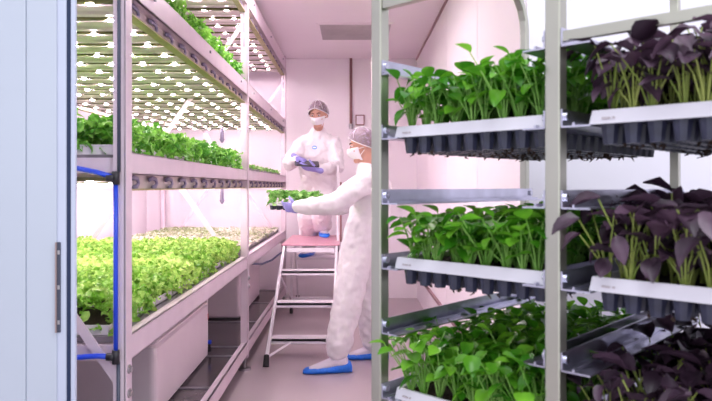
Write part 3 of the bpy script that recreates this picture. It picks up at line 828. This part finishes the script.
tp(tbox(MB(), CW + .016, 2 * CW - .016, -.010, .004, 1.574, 1.592), 'crossbar', M['steel_post'])
for c_i in range(2):
    for s_ in (0, SL):
        tp(tbox(MB(), c_i * CW + .016, (c_i + 1) * CW - .016, s_ - .010, s_ + .010, .13, .16), 'base_bar', M['steel_post'])

# --- trolley trays and their seedlings
def oval_leaf(mb, base, d, up, L_, Wd, r, cup=.35, droop=.25, ruf=0):
    d = d.normalized(); up = up - d * up.dot(d)
    if up.length < .05: up = d.orthogonal()
    up.normalize(); s_ = d.cross(up)
    prof = [.12, .70, 1.0, .98, .70, .12]; cols = []
    for i, w in enumerate(prof):
        t_ = i / 5; ww = Wd * .5 * w; c = base + d * L_ * t_ - up * droop * L_ * t_ * t_
        row = []
        for q in (-1, -.5, 0, .5, 1):
            row.append(c + s_ * ww * q + up * (cup * ww * q * q + ruf * Wd * (r.random() - .5) * abs(q)))
        cols.append(row)
    vs = [v for c in cols for v in c]; fs = []
    for i in range(5):
        for j in range(4):
            a = i * 5 + j; fs.append((a, a + 1, a + 6, a + 5))
    mb.add(vs, fs)
def seedling(seed, kind):
    r = random.Random(seed); st = MB(); lf = MB()
    green = kind == 'green'
    n = r.choice((13, 14, 15)) if green else r.choice((8, 9, 10))
    for i in range(n):
        a = 2 * PI * (i + r.uniform(-.3, .3)) / n + seed; lean = r.uniform(.10, .6) if green else r.uniform(.08, .6)
        hh = (r.uniform(.088, .122) if i % 2 else r.uniform(.035, .09)) if green else (r.uniform(.085, .145) if i % 3 else r.uniform(.05, .09))
        out = V((math.cos(a), math.sin(a), 0))
        p0 = out * .003; p1 = out * hh * lean * .35 + V((0, 0, hh * .5)); p2 = out * hh * lean + V((0, 0, hh))
        st.tube([p0, p1, p2], [.0015, .0013, .001] if green else [.0019, .0016, .0012], n=5, caps=False)
        el = r.uniform(-.5, .9) if green else r.uniform(-.8, .8)
        d = out * math.cos(el) + V((0, 0, math.sin(el)))
        up = V((-out.x * .3, -out.y * .3, 1)) + V((r.uniform(-.4, .4), r.uniform(-.4, .4), 0))
        L_ = r.uniform(.029, .045) if green else r.uniform(.038, .064)
        oval_leaf(lf, p2 - d * .003, d, up, L_, L_ * r.uniform(.72, .9) if green else L_ * r.uniform(.55, .8), r, .4 if green else .5, r.uniform(.1, .6), 0 if green else .22)
    return st, lf
def seed_mesh(seed, kind):
    st, lf = seedling(seed, kind)
    me = bpy.data.meshes.new('seedling')
    n = len(st.v); me.from_pydata(st.v + lf.v, [], st.f + [tuple(i + n for i in f) for f in lf.f]); me.update(); me.shade_smooth()
    for mm in ((M['stem'], M['basil']) if kind == 'green' else (M['stem_olive'], M['purple'])): me.materials.append(mm)
    for i, p in enumerate(me.polygons): p.material_index = 0 if i < len(st.f) else 1
    return me
GM = [seed_mesh(i, 'green') for i in range(9)]; PM = [seed_mesh(30 + i, 'purple') for i in range(9)]

TW, TL = .352, .60
def trolley_tray(t0, z, kind, label, n0, hs=1.0):
    root = thing('seedling_tray', label, 'plant tray', tuple(T(t0, .005, z)), math.atan2(U.y, U.x), 'seedling trays on the trolley')
    # local x along the front edge, y into the trolley
    m = MB(); e = .003
    ring = lambda x0, x1, y0, y1, zz: [V((x0, y0, zz)), V((x1, y0, zz)), V((x1, y1, zz)), V((x0, y1, zz))]
    m.loft([ring(-.004, TW + .004, -.004, TL + .004, 0), ring(0, TW, 0, TL, .024), ring(.006, TW - .006, .006, TL - .006, .024), ring(.008, TW - .008, .008, TL - .008, .012), ring(.010, TW - .010, .010, TL - .010, .012)], caps=False)
    o = m.build('rim', M['white_plastic'], root)
    for x in (TW * .28, TW * .62):
        pass
    MB().box(.018, .032, -.0052, -.0030, .008, .011).box(.036, .040, -.0052, -.0030, .008, .011).build('embossed_mark', M['vent'], root)
    NX, NY = 9, 11
    m = MB()
    NXc, NYc = 9, 15
    for i in range(NXc):
        for j in range(NYc):
            x = .022 + i * (TW - .044) / (NXc - 1); y = .022 + j * (TL - .044) / (NYc - 1)
            m.tube([(x, y, .002), (x, y, -.034)], [.0165, .0115], n=8)
    m.box(.010, TW - .010, .010, TL - .010, -.001, .005)
    o = m.build('cell_block', M['cells'], root); 
    MB().box(.010, TW - .010, .010, TL - .010, .005, .013).build('potting_soil', M['soil'], root)
    # roots and crumbs of soil under the pots
    r = random.Random(n0); m = MB()
    for i in range(120):
        x = r.uniform(.02, TW - .02); y = r.uniform(.01, TL - .01)
        c = .5 + .5 * (x / TW)
        if r.random() < c: m.tube([(x, y, -.032), (x + r.uniform(-.006, .006), y, -.037), (x + r.uniform(-.01, .01), y, -.036 - r.uniform(.001, .012) * c)], [.004, .0025, .0008], n=5)
    m.build('roots', M['soil'], root)['kind'] = 'stuff'
    MS = GM if kind == 'green' else PM
    cnt = 0
    for i in range(NX):
        for j in range(NY):
            x = .024 + i * (TW - .048) / (NX - 1) + r.uniform(-.006, .006); y = .020 + j * (TL - .04) / (NY - 1) + r.uniform(-.006, .006)
            o = bpy.data.objects.new('seedling', MS[r.randrange(9)]); COL.objects.link(o); o.parent = root
            o.location = (x, y, .012); o.rotation_euler = (r.uniform(-.12, .12), r.uniform(-.12, .12), r.uniform(0, 6.28))
            s_ = r.uniform(.88, 1.12) * (1.03 if kind == 'green' else .96); o.scale = (s_, s_, s_ * hs)
    return root
trolley_tray(.046, 1.4255, 'green', 'tray of green seedlings on the trolley, highest in the left column', 1)
trolley_tray(.046, 1.1405, 'green', 'tray of green seedlings on the trolley, middle of the left column', 2, .82)
trolley_tray(.046, .8555, 'green', 'tray of green seedlings on the trolley, lowest in the left column', 3)
trolley_tray(CW + .064, 1.4255, 'purple', 'tray of dark purple seedlings on the trolley, highest in the right column', 4)
trolley_tray(CW + .064, 1.1405, 'purple', 'tray of dark purple seedlings on the trolley, middle of the right column', 5)
trolley_tray(CW + .064, .8555, 'purple', 'tray of dark purple seedlings on the trolley, lowest in the right column', 6)

# ------------------------------------------------------------------ light
def area(name, loc, rot, sx, sy, power, col):
    l = bpy.data.lights.new(name, 'AREA'); l.shape = 'RECTANGLE'; l.size = sx; l.size_y = sy; l.energy = power; l.color = col
    o = bpy.data.objects.new(name, l); COL.objects.link(o); o.location = loc; o.rotation_euler = rot; return o
area('hall_fill_light', (.9, .0, 3.1), (0, 0, 0), 1.8, 1.6, 25, (.93, .96, 1.0))  # added softbox above the hall, gives direction and brightens the hall wall
area('room_fill_light', (-.38, 4.35, H - .02), (0, 0, 0), .4, 1.3, 15, (1, .90, .95))  # unseen fill lamp, added to brighten the aisle and back wall
wd = bpy.data.worlds.new('hall_air'); SC.world = wd; wd.use_nodes = True
bg = wd.node_tree.nodes['Background']; bg.inputs[0].default_value = (.87, .88, .97, 1); bg.inputs[1].default_value = .66

# ------------------------------------------------------------------ camera
cam = bpy.data.cameras.new('camera'); co = bpy.data.objects.new('camera', cam); COL.objects.link(co)
co.location = (0, 0, CAMZ); co.rotation_euler = (PI / 2, 0, 0)
cam.sensor_width = 36; cam.lens = F / 712 * 36; cam.shift_x = (356 - VX) / 712; cam.shift_y = -(200.5 - VY) / 712
cam.clip_start = .05
cam.dof.use_dof = True; cam.dof.focus_distance = 4.0; cam.dof.aperture_fstop = 6.3
SC.camera = co
SC.view_settings.view_transform = 'Standard'; SC.view_settings.look = 'None'; SC.view_settings.exposure = 1.17; SC.view_settings.gamma = 1
SC.view_settings.use_curve_mapping = False
try:
    SC.cycles.use_denoising = True; SC.cycles.denoiser = 'OPENIMAGEDENOISE'; SC.cycles.max_bounces = 10; SC.cycles.diffuse_bounces = 5; SC.cycles.transparent_max_bounces = 12
    SC.cycles.use_light_tree = True; SC.cycles.sample_clamp_indirect = 6
except Exception: pass
